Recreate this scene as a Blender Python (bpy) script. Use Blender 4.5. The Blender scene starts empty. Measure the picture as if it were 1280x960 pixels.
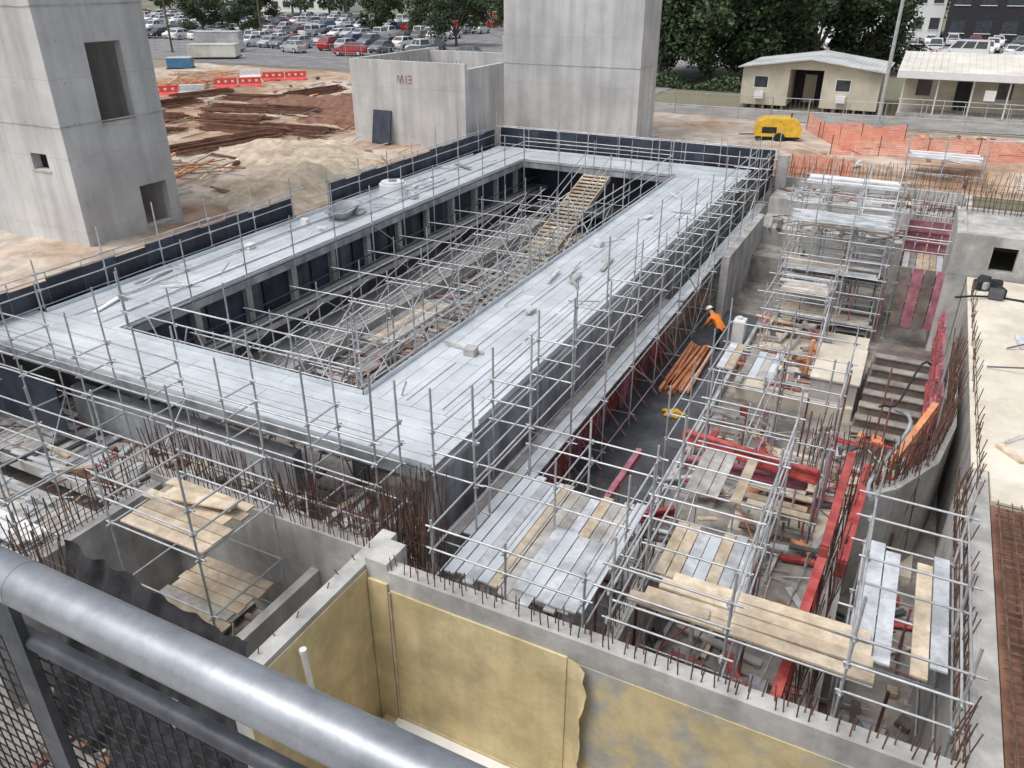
import bpy, math, random
from mathutils import Vector, Matrix, Euler, noise
R=random.Random(7)
S=bpy.context.scene
rad=math.radians
# ------------------------------------------------------------------ materials
def M(name,c1,c2=None,scale=3.0,rough=.8,metal=0.,bump=0.,island=0.,detail=4,grime=0.,gscale=.4,panels=None,streak=0.,contrast=(.35,.65),c3=None,spec=.5,mortar=.72):
    m=bpy.data.materials.new(name); m.use_nodes=True
    N=m.node_tree.nodes; L=m.node_tree.links
    bs=N['Principled BSDF']; bs.inputs['Roughness'].default_value=rough; bs.inputs['Metallic'].default_value=metal
    bs.inputs['Specular IOR Level'].default_value=spec
    if c2 is None: c2=tuple(x*.8 for x in c1)
    tc=N.new('ShaderNodeTexCoord')
    nz=N.new('ShaderNodeTexNoise'); nz.inputs['Scale'].default_value=scale; nz.inputs['Detail'].default_value=detail; nz.inputs['Roughness'].default_value=.6
    L.new(tc.outputs['Object'],nz.inputs['Vector'])
    rp=N.new('ShaderNodeValToRGB'); rp.color_ramp.elements[0].position=contrast[0]; rp.color_ramp.elements[1].position=contrast[1]
    rp.color_ramp.elements[0].color=(*c1,1); rp.color_ramp.elements[1].color=(*c2,1)
    if c3:
        e=rp.color_ramp.elements.new((contrast[0]+contrast[1])/2); e.color=(*c3,1)
    L.new(nz.outputs['Fac'],rp.inputs['Fac'])
    col=rp.outputs['Color']
    def mult(col,fac_out,lo,hi,p0,p1):
        mr=N.new('ShaderNodeMapRange'); mr.inputs[1].default_value=p0; mr.inputs[2].default_value=p1; mr.inputs[3].default_value=lo; mr.inputs[4].default_value=hi
        L.new(fac_out,mr.inputs[0])
        vm=N.new('ShaderNodeVectorMath'); vm.operation='SCALE'
        L.new(col,vm.inputs[0]); L.new(mr.outputs[0],vm.inputs['Scale'])
        return vm.outputs[0]
    if island>0:
        g=N.new('ShaderNodeNewGeometry'); col=mult(col,g.outputs['Random Per Island'],1-island,1+island*.5,0,1)
    if grime>0:
        n2=N.new('ShaderNodeTexNoise'); n2.inputs['Scale'].default_value=gscale; n2.inputs['Detail'].default_value=6; n2.inputs['Roughness'].default_value=.72
        L.new(tc.outputs['Object'],n2.inputs['Vector']); col=mult(col,n2.outputs['Fac'],1-grime,1.05,.38,.6)
    if streak>0:
        mp=N.new('ShaderNodeMapping'); mp.inputs['Scale'].default_value=(1.6,1.6,.12); L.new(tc.outputs['Object'],mp.inputs['Vector'])
        n3=N.new('ShaderNodeTexNoise'); n3.inputs['Scale'].default_value=1.3; n3.inputs['Detail'].default_value=4
        L.new(mp.outputs[0],n3.inputs['Vector']); col=mult(col,n3.outputs['Fac'],1-streak,1.05,.35,.6)
    if panels:
        sp=N.new('ShaderNodeSeparateXYZ'); L.new(tc.outputs['Object'],sp.inputs[0])
        ad=N.new('ShaderNodeMath'); ad.operation='ADD'; L.new(sp.outputs[0],ad.inputs[0]); L.new(sp.outputs[1],ad.inputs[1])
        cb=N.new('ShaderNodeCombineXYZ'); L.new(ad.outputs[0],cb.inputs[0]); L.new(sp.outputs[2],cb.inputs[1])
        bt=N.new('ShaderNodeTexBrick'); bt.offset=0; bt.inputs['Scale'].default_value=1; bt.inputs['Brick Width'].default_value=panels[0]; bt.inputs['Row Height'].default_value=panels[1]
        bt.inputs['Mortar Size'].default_value=.014; bt.inputs['Mortar Smooth'].default_value=.3
        bt.inputs['Color1'].default_value=(1,1,1,1); bt.inputs['Color2'].default_value=(.92,.92,.92,1); bt.inputs['Mortar'].default_value=(mortar,mortar,mortar,1)
        L.new(cb.outputs[0],bt.inputs['Vector'])
        vm=N.new('ShaderNodeVectorMath'); vm.operation='MULTIPLY'; L.new(col,vm.inputs[0]); L.new(bt.outputs['Color'],vm.inputs[1]); col=vm.outputs[0]
    L.new(col,bs.inputs['Base Color'])
    if bump>0:
        bp=N.new('ShaderNodeBump'); bp.inputs['Strength'].default_value=bump; bp.inputs['Distance'].default_value=.05
        n4=N.new('ShaderNodeTexNoise'); n4.inputs['Scale'].default_value=scale*4; n4.inputs['Detail'].default_value=5; L.new(tc.outputs['Object'],n4.inputs['Vector'])
        L.new(n4.outputs['Fac'],bp.inputs['Height']); L.new(bp.outputs[0],bs.inputs['Normal'])
    return m
m_dirt=M('dirt',(.36,.23,.15),(.58,.50,.42),scale=.12,bump=.6,c3=(.46,.33,.23),grime=.35,gscale=.9,rough=.95,contrast=(.38,.6))
m_far=M('far_ground',(.13,.14,.08),(.25,.22,.16),scale=.05,rough=.95)
m_asph=M('asphalt',(.17,.17,.175),(.24,.24,.24),scale=.5,rough=.9,grime=.2)
m_road=M('road',(.26,.255,.24),(.35,.33,.31),scale=.6,rough=.9,grime=.25)
m_paint=M('road_paint',(.7,.7,.7))
m_conc=M('concrete',(.44,.43,.41),(.56,.55,.52),scale=1.5,rough=.85,bump=.2,grime=.28,gscale=.8,streak=.2)
m_tower=M('tower_concrete',(.50,.50,.495),(.60,.60,.59),scale=.5,rough=.85,bump=.08,grime=.10,gscale=.35,panels=(2.4,2.7),streak=.16,mortar=.82)
m_floor=M('pit_floor',(.25,.23,.21),(.44,.41,.37),scale=.8,rough=.9,bump=.5,grime=.45,gscale=1.2)
m_beige=M('beige_slab',(.66,.59,.47),(.74,.69,.59),scale=.7,rough=.85,grime=.2,gscale=.6)
m_darkply=M('dark_formply',(.065,.07,.078),(.12,.125,.13),scale=1.2,rough=.45,grime=.3,gscale=1.5)
m_board=M('hoarding_board',(.018,.024,.045),(.05,.06,.085),scale=1.5,rough=.5,island=.45)
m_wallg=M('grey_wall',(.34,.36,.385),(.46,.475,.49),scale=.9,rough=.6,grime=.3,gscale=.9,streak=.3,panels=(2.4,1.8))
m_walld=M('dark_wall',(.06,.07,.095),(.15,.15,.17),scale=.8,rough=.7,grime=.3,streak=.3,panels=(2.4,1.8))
m_deck=M('galv_deck',(.56,.61,.645),(.68,.72,.75),scale=.5,rough=.36,metal=.12,island=.09,grime=.16,gscale=.7,bump=.02)
m_galv=M('galvanised_tube',(.45,.46,.47),(.62,.63,.64),scale=6,rough=.42,metal=.35,island=.28)
m_rail=M('rail_tube',(.27,.29,.32),(.37,.39,.42),scale=5,rough=.38,metal=.55,bump=.02,grime=.3,gscale=9)
m_railframe=M('rail_frame_steel',(.05,.055,.065),(.10,.105,.12),scale=20,rough=.5,metal=.4,bump=.05)
m_wire=M('dark_wire',(.035,.035,.04),rough=.6,metal=.3)
m_timber=M('timber_plank',(.50,.40,.28),(.68,.58,.45),scale=2.5,rough=.8,island=.3,grime=.25,gscale=3)
m_timberg=M('grey_plank',(.36,.34,.31),(.55,.53,.50),scale=2.5,rough=.75,island=.38,grime=.25,gscale=3)
m_alu=M('alu_plank',(.60,.63,.66),(.76,.78,.80),scale=2,rough=.45,metal=.2,island=.25,grime=.25,gscale=2)
m_rebar=M('rebar_rust',(.10,.058,.042),(.21,.12,.085),scale=5,rough=.9,island=.35,detail=2)
m_rust=M('rust_stack',(.13,.06,.04),(.27,.14,.09),scale=2,rough=.9,island=.4)
m_red=M('red_formwork',(.42,.05,.05),(.60,.14,.12),scale=3,rough=.6,island=.3,grime=.35,gscale=2)
m_pink=M('pink_formwork',(.38,.12,.16),(.54,.25,.29),scale=2,rough=.6,island=.3,grime=.4,gscale=1.5)
m_orange=M('orange_timber',(.72,.25,.10),(.82,.40,.22),scale=2,rough=.7,island=.35,grime=.3,gscale=3)
m_yel=M('yellow_membrane',(.64,.52,.28),(.73,.62,.37),scale=.6,rough=.62,grime=.25,gscale=1.1,bump=.06,streak=.14)
m_yelc=M('patched_yellow_concrete',(.64,.53,.30),(.44,.43,.40),scale=.6,rough=.75,grime=.22,gscale=1.5,contrast=(.47,.56),bump=.2,detail=9)
m_cloth=M('black_cloth',(.012,.012,.014),(.035,.035,.04),scale=3,rough=.85,bump=.3)
m_white=M('white_plastic',(.75,.75,.74),(.82,.82,.81),rough=.5)
m_shed=M('shed_wall',(.60,.54,.42),(.68,.62,.50),scale=.6,grime=.2)
m_roof=M('shed_roof',(.52,.53,.52),(.64,.64,.62),scale=.5,rough=.6,grime=.25,island=.1)
m_roofb=M('beige_roof',(.68,.64,.56),(.76,.73,.66),scale=.5,rough=.6,grime=.2)
m_dark=M('dark_opening',(.02,.02,.022),(.035,.035,.04))
m_glass=M('window_glass',(.03,.04,.05),(.06,.07,.08),rough=.15,spec=.8)
m_brick=M('brick',(.40,.12,.06),(.5,.18,.09),scale=1,rough=.85)
m_mesh=M('orange_mesh',(.82,.28,.18),(.9,.42,.32),scale=3,rough=.8)
m_barrier=M('red_barrier',(.7,.06,.05),(.8,.12,.1),rough=.5)
m_yellow=M('yellow_machine',(.80,.48,.03),(.86,.56,.07),rough=.4,grime=.2,gscale=2)
m_blue=M('blue_paint',(.05,.18,.35),(.08,.24,.42),rough=.4)
m_bark=M('bark',(.10,.075,.055),(.18,.14,.10),scale=4,rough=.95)
m_leaf=M('leaves',(.030,.06,.022),(.08,.12,.045),scale=.35,rough=.7,island=.6,detail=2)
m_tyre=M('tyre',(.02,.02,.02)); 
m_sand=M('sand_pile',(.50,.40,.29),(.63,.54,.42),scale=.8,rough=.95,bump=.9,grime=.35,gscale=1.4)
m_stepd=M('step_brown',(.13,.10,.085),(.24,.20,.17),scale=2,rough=.85,grime=.3)
m_skin=M('skin',(.5,.3,.2)); m_hiviz=M('hiviz_orange',(.85,.22,.03),(.9,.3,.05),scale=8); m_navy=M('navy_trousers',(.02,.03,.06)); m_boot=M('boots',(.05,.035,.02))
# ------------------------------------------------------------------ mesh builder
class B:
    def __init__(s): s.v=[];s.f=[];s.mi=[];s.sm=[];s.mats=[]
    def m(s,mat):
        if mat not in s.mats: s.mats.append(mat)
        return s.mats.index(mat)
    def add(s,vs,fs,mat,smooth=False):
        o=len(s.v); s.v.extend([tuple(v) for v in vs]); k=s.m(mat)
        for f in fs: s.f.append([o+i for i in f]); s.mi.append(k); s.sm.append(smooth)
    def box(s,x0,x1,y0,y1,z0,z1,mat):
        vs=[(x0,y0,z0),(x1,y0,z0),(x1,y1,z0),(x0,y1,z0),(x0,y0,z1),(x1,y0,z1),(x1,y1,z1),(x0,y1,z1)]
        s.add(vs,[(0,3,2,1),(4,5,6,7),(0,1,5,4),(1,2,6,5),(2,3,7,6),(3,0,4,7)],mat)
    def obox(s,c,size,rot,mat):
        Mx=Euler(rot).to_matrix(); a,b_,d=size[0]/2,size[1]/2,size[2]/2
        vs=[Vector(c)+Mx@Vector(p) for p in [(-a,-b_,-d),(a,-b_,-d),(a,b_,-d),(-a,b_,-d),(-a,-b_,d),(a,-b_,d),(a,b_,d),(-a,b_,d)]]
        s.add(vs,[(0,3,2,1),(4,5,6,7),(0,1,5,4),(1,2,6,5),(2,3,7,6),(3,0,4,7)],mat)
    def pipe(s,p,q,r,mat,n=6,r2=None):
        p=Vector(p);q=Vector(q);d=q-p
        if d.length<1e-5: return
        d.normalize(); u=d.cross(Vector((0,0,1)) if abs(d.z)<.9 else Vector((1,0,0))).normalized(); w=d.cross(u)
        r2=r if r2 is None else r2
        vs=[];
        for k in range(n):
            a=2*math.pi*k/n; vs.append(p+(u*math.cos(a)+w*math.sin(a))*r)
        for k in range(n):
            a=2*math.pi*k/n; vs.append(q+(u*math.cos(a)+w*math.sin(a))*r2)
        s.add(vs,[(k,(k+1)%n,n+(k+1)%n,n+k) for k in range(n)],mat,n>4)
        s.add(vs[:n],[tuple(range(n))[::-1]],mat); s.add(vs[n:],[tuple(range(n))],mat)
    def tube(s,pts,r,mat,n=8):
        for a,b_ in zip(pts,pts[1:]): s.pipe(a,b_,r,mat,n)
    def make(s,name,loc=None):
        me=bpy.data.meshes.new(name); me.from_pydata(s.v,[],s.f)
        for mt in s.mats: me.materials.append(mt)
        me.polygons.foreach_set('material_index',s.mi); me.polygons.foreach_set('use_smooth',s.sm); me.update()
        o=bpy.data.objects.new(name,me); S.collection.objects.link(o)
        if loc: o.location=loc
        return o
def bevel(o,w=.01,seg=2):
    md=o.modifiers.new('bevel','BEVEL'); md.width=w; md.segments=seg; md.limit_method='ANGLE'; return o
G=4.6; PF=1.3
PX0,PX1,PY0,PY1=-23.3,2.4,.9,43.6
# ------------------------------------------------------------------ ground
b=B()
def sheet(b,x0,x1,y0,y1,z,mat): b.add([(x0,y0,z),(x1,y0,z),(x1,y1,z),(x0,y1,z)],[(0,1,2,3)],mat)
sheet(b,-900,PX0,-300,1500,G,m_far); sheet(b,PX1,900,-300,1500,G,m_far); sheet(b,PX0,PX1,PY1,1500,G,m_far); sheet(b,PX0,PX1,-300,PY0,G,m_far)
b.make('ground')
def terrain(name,x0,x1,y0,y1,st,z,amp,mat,f=.25):
    b=B(); nx=int((x1-x0)/st)+1; ny=int((y1-y0)/st)+1; vs=[];fs=[]
    for j in range(ny+1):
        for i in range(nx+1):
            x=x0+(x1-x0)*i/nx; y=y0+(y1-y0)*j/ny
            e=min(1,min(x-x0,x1-x,y-y0,y1-y)/1.5)
            n=noise.noise(Vector((x*f,y*f,3)))+.5*noise.noise(Vector((x*f*3,y*f*3,7)))+.25*noise.noise(Vector((x*f*8,y*f*8,1)))
            vs.append((x,y,z+max(0,amp*(n*.5+.5))*e))
    for j in range(ny):
        for i in range(nx):
            a=j*(nx+1)+i; fs.append((a,a+1,a+nx+2,a+nx+1))
    b.add(vs,fs,mat,True); return b.make(name)
terrain('site_dirt',-80,PX0-.05,5,74,.5,G+.02,.45,m_dirt)
terrain('site_dirt',PX0,30,PY1+.05,62,.5,G+.02,.35,m_dirt)
b=B(); sheet(b,-260,-24,76,178,G+.03,m_asph); sheet(b,-23.9,60,112,178,G+.03,m_asph)
for yy in (101.,121.,141.,161.):
    for i in range(80): b.box(-250+i*2.8,-249.9+i*2.8,yy-2.6,yy+2.6,G+.034,G+.038,m_paint)
b.make('car_park')
b=B(); 
pts=[(-30,60),(-22,61.5),(-12,61.8),(-2,62.5),(12,64),(40,66)]
for (xa,ya),(xb,yb) in zip(pts,pts[1:]):
    b.add([(xa,ya,G+.05),(xb,yb,G+.05),(xb,yb+4.5,G+.05),(xa,ya+4.5,G+.05)],[(0,1,2,3)],m_road)
    b.add([(xa,ya+4.5,G+.05),(xb,yb+4.5,G+.05),(xb,yb+4.5,G+.17),(xa,ya+4.5,G+.17),(xa,ya+4.7,G+.17),(xb,yb+4.7,G+.17)],[(0,1,2,3),(3,2,5,4)],m_conc)
b.add([(-30,64,G+.045),(-22,66,G+.045),(-22,112,G+.045),(-30,112,G+.045)],[(0,1,2,3)],m_road)
b.make('road')
b=B(); sheet(b,PX0,PX1,PY0,PY1,PF,m_floor); b.make('pit_floor')
b=B()
b.box(PX0-.3,PX0,PY0,PY1,-.5,G+.06,m_conc); b.box(PX1,PX1+.3,PY0,PY1,-.5,G+.06,m_conc)
b.box(PX0,PX1,PY1,PY1+.3,-.5,G+.06,m_conc); b.box(PX0,PX1,PY0-.3,PY0,-.5,G+.06,m_conc)
b.make('retaining_wall')
# ------------------------------------------------------------------ deck ring
XL0,XL1,XR0,XR1=-22.5,-19.3,-10.8,-7.6
YN0,YN1,YF0,YF1=11.35,13.4,39.6,42.8
ZD=5.0
def planks(b,x0,x1,y0,y1,z,along,w,ln,mat,gap=.008,th=.04,jit=.004,mats=None,drop=0.,ej=.0,off=False):
    if along=='y': A0,A1,L0,L1=x0,x1,y0,y1
    else: A0,A1,L0,L1=y0,y1,x0,x1
    n=max(1,round((A1-A0)/w)); ww=(A1-A0)/n
    for i in range(n):
        k=max(1,round((L1-L0)/ln)); l=(L1-L0)/k
        cuts=[L0+j*l for j in range(k+1)]
        if off and i%2 and k>1: cuts=[L0]+[L0+(j+.5)*l for j in range(k)]+[L1]
        for a,c in zip(cuts,cuts[1:]):
            if R.random()<drop: continue
            zz=z+R.uniform(-jit,jit); e=R.uniform(-ej,ej); s=R.uniform(0,ej)*.5
            mt=R.choice(mats) if mats else mat
            p0,p1=A0+i*ww+gap/2,A0+(i+1)*ww-gap/2; q0,q1=a+gap/2+e,c-gap/2+e-s
            if along=='y': b.box(p0,p1,q0,q1,zz-th,zz,mt)
            else: b.box(q0,q1,p0,p1,zz-th,zz,mt)
b=B()
planks(b,XR0,XR1,YN1,YF0,ZD,'y',.46,5.2,m_deck,gap=.016,off=True)
planks(b,XL0,XL1,YN1,YF0,ZD,'y',.46,5.2,m_deck,gap=.016,off=True)
planks(b,XL0-1.5,XR1,YN0,YN1,ZD,'x',.42,5.0,m_deck,gap=.016,off=True)
planks(b,XL0,XR1,YF0,YF1,ZD,'x',.46,5.0,m_deck,gap=.016,off=True)
b.box(XL0-1.4,XR1-.1,YN0+.1,YN1-.1,ZD-.07,ZD-.05,m_darkply); b.box(XR0+.1,XR1-.1,YN1-.1,YF1-.1,ZD-.075,ZD-.055,m_darkply); b.box(XL0+.1,XL1-.1,YN1-.1,YF1-.1,ZD-.075,ZD-.055,m_darkply)
for x in (XR0+.03,XR1-.03,XL0+.03,XL1-.03): b.box(x-.015,x+.015,YN1+.01,YF0,ZD+.006,ZD+.12,m_deck)
for x in (XR0+1.1,XR0+2.1,XL0+1.0,XL0+2.2):
    y=YN1+.2
    while y<YF0-2:
        l=R.uniform(2,5); b.box(x-.012,x+.012,y,min(y+l,YF0),ZD+.005,ZD+.035,m_deck); y+=l+R.uniform(.02,.6)
b.box(XL0-1.5,XR1,YN0,YN0+.03,ZD+.006,ZD+.12,m_deck); b.box(XL1,XR0,YN1-.03,YN1-.002,ZD+.006,ZD+.12,m_deck); b.box(XL1,XR0,YF0+.002,YF0+.03,ZD+.006,ZD+.12,m_deck)
for x in (XR0+.06,XR1-.06,XL0+.06,XL1-.06): b.box(x-.05,x+.05,YN0+.12,YF1-.1,ZD-.34,ZD-.08,m_wallg)
for y in (YN0+.06,YN1-.06,YF0+.06,YF1-.06): b.box(XL0-1.4,XR1-.12,y-.05,y+.05,ZD-.35,ZD-.085,m_wallg)
for k in range(14):
    y=YN1+k*2
    b.box(XR0+.12,XR1-.12,y-.04,y+.04,ZD-.2,ZD-.08,m_timber); b.box(XL0+.12,XL1-.12,y-.04,y+.04,ZD-.2,ZD-.08,m_timber)
b.make('walkway_deck')
b=B()
b.box(-8.25,-7.95,11.9,42.6,PF,ZD-.36,m_wallg)
b.box(-11.9,-11.6,14,39.4,PF-.8,ZD-2.0,m_wallg)
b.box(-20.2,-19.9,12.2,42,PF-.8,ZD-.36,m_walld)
b.box(-19.9,-8.25,42.0,42.3,PF-.8,ZD-.36,m_board)
b.box(-19.9,-11.9,11.9,12.2,PF,ZD-1.2,m_wallg)
b.box(-19.9,-18.9,13,42,3.0,3.2,m_conc); b.box(-19.9,-18.0,13,42,1.75,1.95,m_conc)
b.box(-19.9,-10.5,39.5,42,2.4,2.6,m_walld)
b.box(-18.0,-17.8,13,41,1.35,1.95,m_conc)
for k in range(12): b.box(-19.88,-19.6,14+k*2.3,14.25+k*2.3,3.2,ZD-.36,m_conc)
for z in (3.25,3.6,4.0): b.pipe((-18.95,13.5,z),(-18.95,41,z),.03,m_board)
for k in range(10): b.box(-19.88,-19.8,14.4+k*2.6,16.2+k*2.6,3.22,4.5,m_board)
b.make('tank_wall')
b=B()
b.box(-23.2,-13.5,9.9,13.2,2.2,2.5,m_conc); b.box(-23.2,-14.5,6.2,9.7,1.31,2.0,m_conc)
b.box(-19.0,-8.3,12.3,14.8,1.31,1.7,m_floor)
b.make('concrete_slab')
# ------------------------------------------------------------------ scaffolding
def joint(b,p,mat=m_galv): b.obox(p,(.075,.075,.09),(0,0,.78),mat)
def scaf(name,xs,ys,levels,z0,zt,brace=.3,jit=.35,r=.024,skip=0.,decks=None,base=True):
    b=B()
    for x in xs:
        for y in ys:
            t=zt+R.uniform(-jit,jit); lx=R.uniform(-.03,.03)
            b.pipe((x,y,z0),(x+lx,y+lx,t),r,m_galv)
            if base: b.obox((x,y,z0+.012),(.15,.15,.02),(0,0,0),m_galv)
            for z in levels: 
                if z<t: joint(b,(x,y,z))
    for z in levels:
        for x in xs:
            for a,c in zip(ys,ys[1:]):
                if R.random()>=skip: b.pipe((x,a-.1,z),(x,c+.1,z+R.uniform(-.03,.03)),r*.9,m_galv)
        for y in ys:
            for a,c in zip(xs,xs[1:]):
                if R.random()>=skip: b.pipe((a-R.uniform(.05,.3),y,z+.03),(c+R.uniform(.05,.2),y,z+.03+R.uniform(-.02,.02)),r*.9,m_galv)
    ls=sorted(levels)
    for x in xs:
        for a,c in zip(ys,ys[1:]):
            for za,zb in zip(ls,ls[1:]):
                if R.random()<brace and zb-za>.9:
                    if R.random()<.5: a2,c2=a,c
                    else: a2,c2=c,a
                    b.pipe((x+.03,a2,za),(x+.03,c2,zb),r*.85,m_galv)
    if decks:
        for (x0,x1,y0,y1,z,al,mats) in decks:
            planks(b,x0,x1,y0,y1,z,al,.24,max(x1-x0,y1-y0),None,gap=.02,th=.04,jit=.012,mats=mats,drop=.07,ej=.16)
    return b.make(name)
def fr(a,c,n): return [a+(c-a)*i/n for i in range(n+1)]
yl=fr(11.2,43,13)
scaf('edge_scaffolding',[-7.4,-6.45],yl,[1.7,3.35,5.05,5.55,6.05],PF,7.05,brace=.12,decks=[(-7.3,-6.55,11.5,27,3.42,'y',[m_alu,m_deck,m_timberg]),(-7.3,-6.55,27,42.5,3.42,'y',[m_alu,m_deck,m_timberg])])
scaf('edge_scaffolding',[-10.95],fr(13.6,39.4,11),[1.7,3.35,5.1,5.55,6.05],PF,6.9,brace=.35)
scaf('edge_scaffolding',[-19.15],fr(13.6,39.4,11),[3.35,5.1,5.55,6.05],1.95,6.9,brace=.2)
scaf('edge_scaffolding',[-22.75],fr(9.,43,15),[5.1,5.6,6.1],4.6,6.9,brace=0)
scaf('edge_scaffolding',fr(-26,-7.45,8)[:-1]+[-8.2],[10.3,11.2],[2.6,4.1,5.05,5.55,6.05],PF,7.2,brace=.15)
scaf('edge_scaffolding',fr(-19.15,-11.05,4),[13.55],[3.2,5.05,5.55,6.05],PF,6.8,brace=0)
scaf('edge_scaffolding',fr(-22.5,-7.5,8),[43.0],[5.1,5.55,6.05],4.6,6.7,brace=0)
scaf('edge_scaffolding',fr(-19.15,-11.05,4),[39.45],[3.2,5.1,5.55,6.05],PF,6.6,brace=0)
scaf('support_scaffolding',[-15.6,-14.2],fr(15,34,9),[1.7,3.1,4.5],PF,5.1,brace=.85,decks=[(-15.5,-14.3,19.5,23.5,3.16,'y',[m_timberg,m_timberg,m_timber]),(-15.5,-14.3,28,31,1.76,'y',[m_timberg,m_alu])])
scaf('support_scaffolding',[-12.6],fr(15,38,10),[1.7,3.1,4.5],PF,5.0,brace=.7)
scaf('support_scaffolding',[-17.4],fr(15,36,9),[2.5,4.2],1.3,4.9,brace=.5)
b=B()
for k in range(9):
    y=14.5+k*2.3
    b.pipe((-18.9,y,1.9),(-15.2,y+.6,5.2),.024,m_galv); b.pipe((-11.2,y,1.4),(-14.2,y+1.,4.9),.024,m_galv)
    b.pipe((-19,y+1,4.2),(-12.6,y+1,4.25),.024,m_galv); b.pipe((-17.4,y,2.5),(-14.4,y+1.6,4.9),.024,m_galv)
for k in range(5): b.pipe((-18.5+k*1.8,13.7,1.5),(-17+k*1.8,13.8,5.4),.024,m_galv); b.pipe((-17+k*1.8,13.9,1.5),(-18.5+k*1.8,13.8,5.4),.024,m_galv)
b.make('raking_props')
b=B()
for fl,(ya,za,yb,zb) in enumerate([(31.2,2.9,38.3,5.0),(26.5,1.5,31.,2.85)]):
    n=22 if fl==0 else 13
    mt=m_timber if fl==0 else m_timberg
    for i in range(n):
        t=(i+.5)/n; b.box(-15.1,-13.8,ya+(yb-ya)*t-.14,ya+(yb-ya)*t+.14,za+(zb-za)*t-.04,za+(zb-za)*t,mt)
    for x in (-15.14,-13.76): 
        b.add([(x-.03,ya,za-.25),(x-.03,yb,zb-.25),(x-.03,yb,zb),(x-.03,ya,za),(x+.03,ya,za-.25),(x+.03,yb,zb-.25),(x+.03,yb,zb),(x+.03,ya,za)],[(0,3,2,1),(4,5,6,7),(3,7,6,2),(0,1,5,4),(0,4,7,3),(1,2,6,5)],mt)
        for h in (.55,1.0): b.pipe((x,ya,za+h),(x,yb,zb+h),.022,m_galv)
        for i in range(5):
            t=i/4; b.pipe((x,ya+(yb-ya)*t,za+(zb-za)*t-.2),(x,ya+(yb-ya)*t,za+(zb-za)*t+1.05),.022,m_galv)
b.make('timber_staircase')
T=[m_timber,m_timber,m_timberg]; A=[m_alu,m_alu,m_deck,m_white]; MX=[m_alu,m_timber,m_timberg,m_alu,m_deck]
scaf('scaffolding_tower',[-12.0,-9.75],[7.2,9.0],[2.2,3.6,4.95,5.5,6.0],PF,6.9,brace=.2,decks=[(-11.95,-9.8,7.25,8.75,5.06,'x',[m_timber]),(-11.8,-9.9,7.4,8.9,3.0,'x',T)])
b=B()
for i in range(4): b.obox((-10.9+i*.05,8.5-i*.1,5.1+i*.045),(1.5,.23,.04),(0,0,.1*i-.1),m_timber)
b.make('timber_plank_stack')
scaf('scaffolding',[-18.5,-16.3,-14.1],[6.6,8.8],[2.4,3.8,4.6,5.1],PF,6.2,brace=.2,decks=[(-18.4,-16.4,6.7,8.6,2.46,'x',A)])
scaf('scaffolding',[-6.5,-5.0,-3.5],[9.6,11.8,13.7],[2.2,3.92,4.6,5.1],PF,5.6,brace=.15,decks=[(-6.4,-3.6,9.75,13.4,4.02,'y',[m_alu,m_deck,m_timberg,m_timberg,m_timber]),(-5.0,-3.7,9.9,12.0,4.075,'y',[m_alu,m_deck])])
scaf('scaffolding',[-2.95,-1.1],[9.3,11.4,13.4,15.4],[2.2,3.92,4.7,5.3,5.8],PF,6.3,brace=.3,decks=[(-2.85,-1.2,11.5,13.3,4.02,'y',[m_alu,m_deck,m_timber,m_timberg]),(-2.85,-1.7,13.5,15.3,4.75,'y',[m_timber,m_timberg])])
scaf('scaffolding',[.6,2.05],[9.4,11.3,13.2],[2.2,3.6,4.75,5.3,5.8],PF,6.3,brace=.2,decks=[(.68,1.98,10.2,13.1,4.86,'y',[m_timberg,m_timber,m_alu,m_timber])])
b=B()
for i in range(4): b.obox((-.85+i*.06,9.72+i*.26,4.93+.005*i),(3.7-.2*i,.235,.045),(0,0,.03*(i%2)-.02),m_timber)
b.obox((-2.1,9.75,4.99),(1.3,.235,.045),(0,0,.1),m_timber)
b.pipe((-3,9.6,4.85),(1,9.6,4.85),.024,m_galv); b.pipe((-3,10.5,4.85),(1,10.5,4.85),.024,m_galv)
b.make('timber_plank_walkway')
scaf('scaffolding',[-4.2,-2.3,-.5],[17,19.2,21.4,23.6],[2.2,3.6,4.3],PF,4.9,brace=.3,skip=.15,decks=[(-4.1,-2.4,21.5,23.5,3.65,'y',MX),(-2.2,-.6,17.1,19.1,2.26,'x',T)])
scaf('scaffolding',[-3.6,-1.7],[26.,28,30],[2.6,4.0,4.6],PF,5.2,brace=.2,skip=.1,decks=[(-3.5,-1.8,28.1,29.9,4.05,'x',MX)])
scaf('scaffolding_stair_tower',[-3.9,-2.9,-1.6,-.2],[31,32.6,34.3,36],[1.9,2.6,3.2,3.9,4.5,5.2,5.8,6.5],PF,7.4,brace=.1,decks=[(-3.8,-.3,31.1,32.5,5.85,'x',A),(-3.8,-.3,32.7,34.2,5.25,'x',MX),(-3.8,-.3,31.1,32.5,3.95,'x',MX),(-3.8,-.3,32.7,34.2,3.3,'x',[m_stepd,m_timberg]),(-3.8,-.3,31.1,32.5,2.0,'x',MX),(-3.8,-.3,34.4,35.9,6.55,'x',A)])
b=B()
for (za,zb,ya,yb) in [(1.4,2.6,31.2,32.6),(2.6,3.9,34.2,32.4),(3.9,5.2,31.3,33.),(5.2,6.5,33.2,34.8)]:
    for i in range(7):
        t=i/6; b.box(-1.5,-.4,ya+(yb-ya)*t-.11,ya+(yb-ya)*t+.11,za+(zb-za)*t-.03,za+(zb-za)*t,m_alu)
    for x in (-1.52,-.38):
        b.pipe((x,ya,za),(x,yb,zb),.035,m_alu); b.pipe((x,ya,za+.9),(x,yb,zb+.9),.02,m_galv)
b.make('scaffold_stairs')
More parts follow.
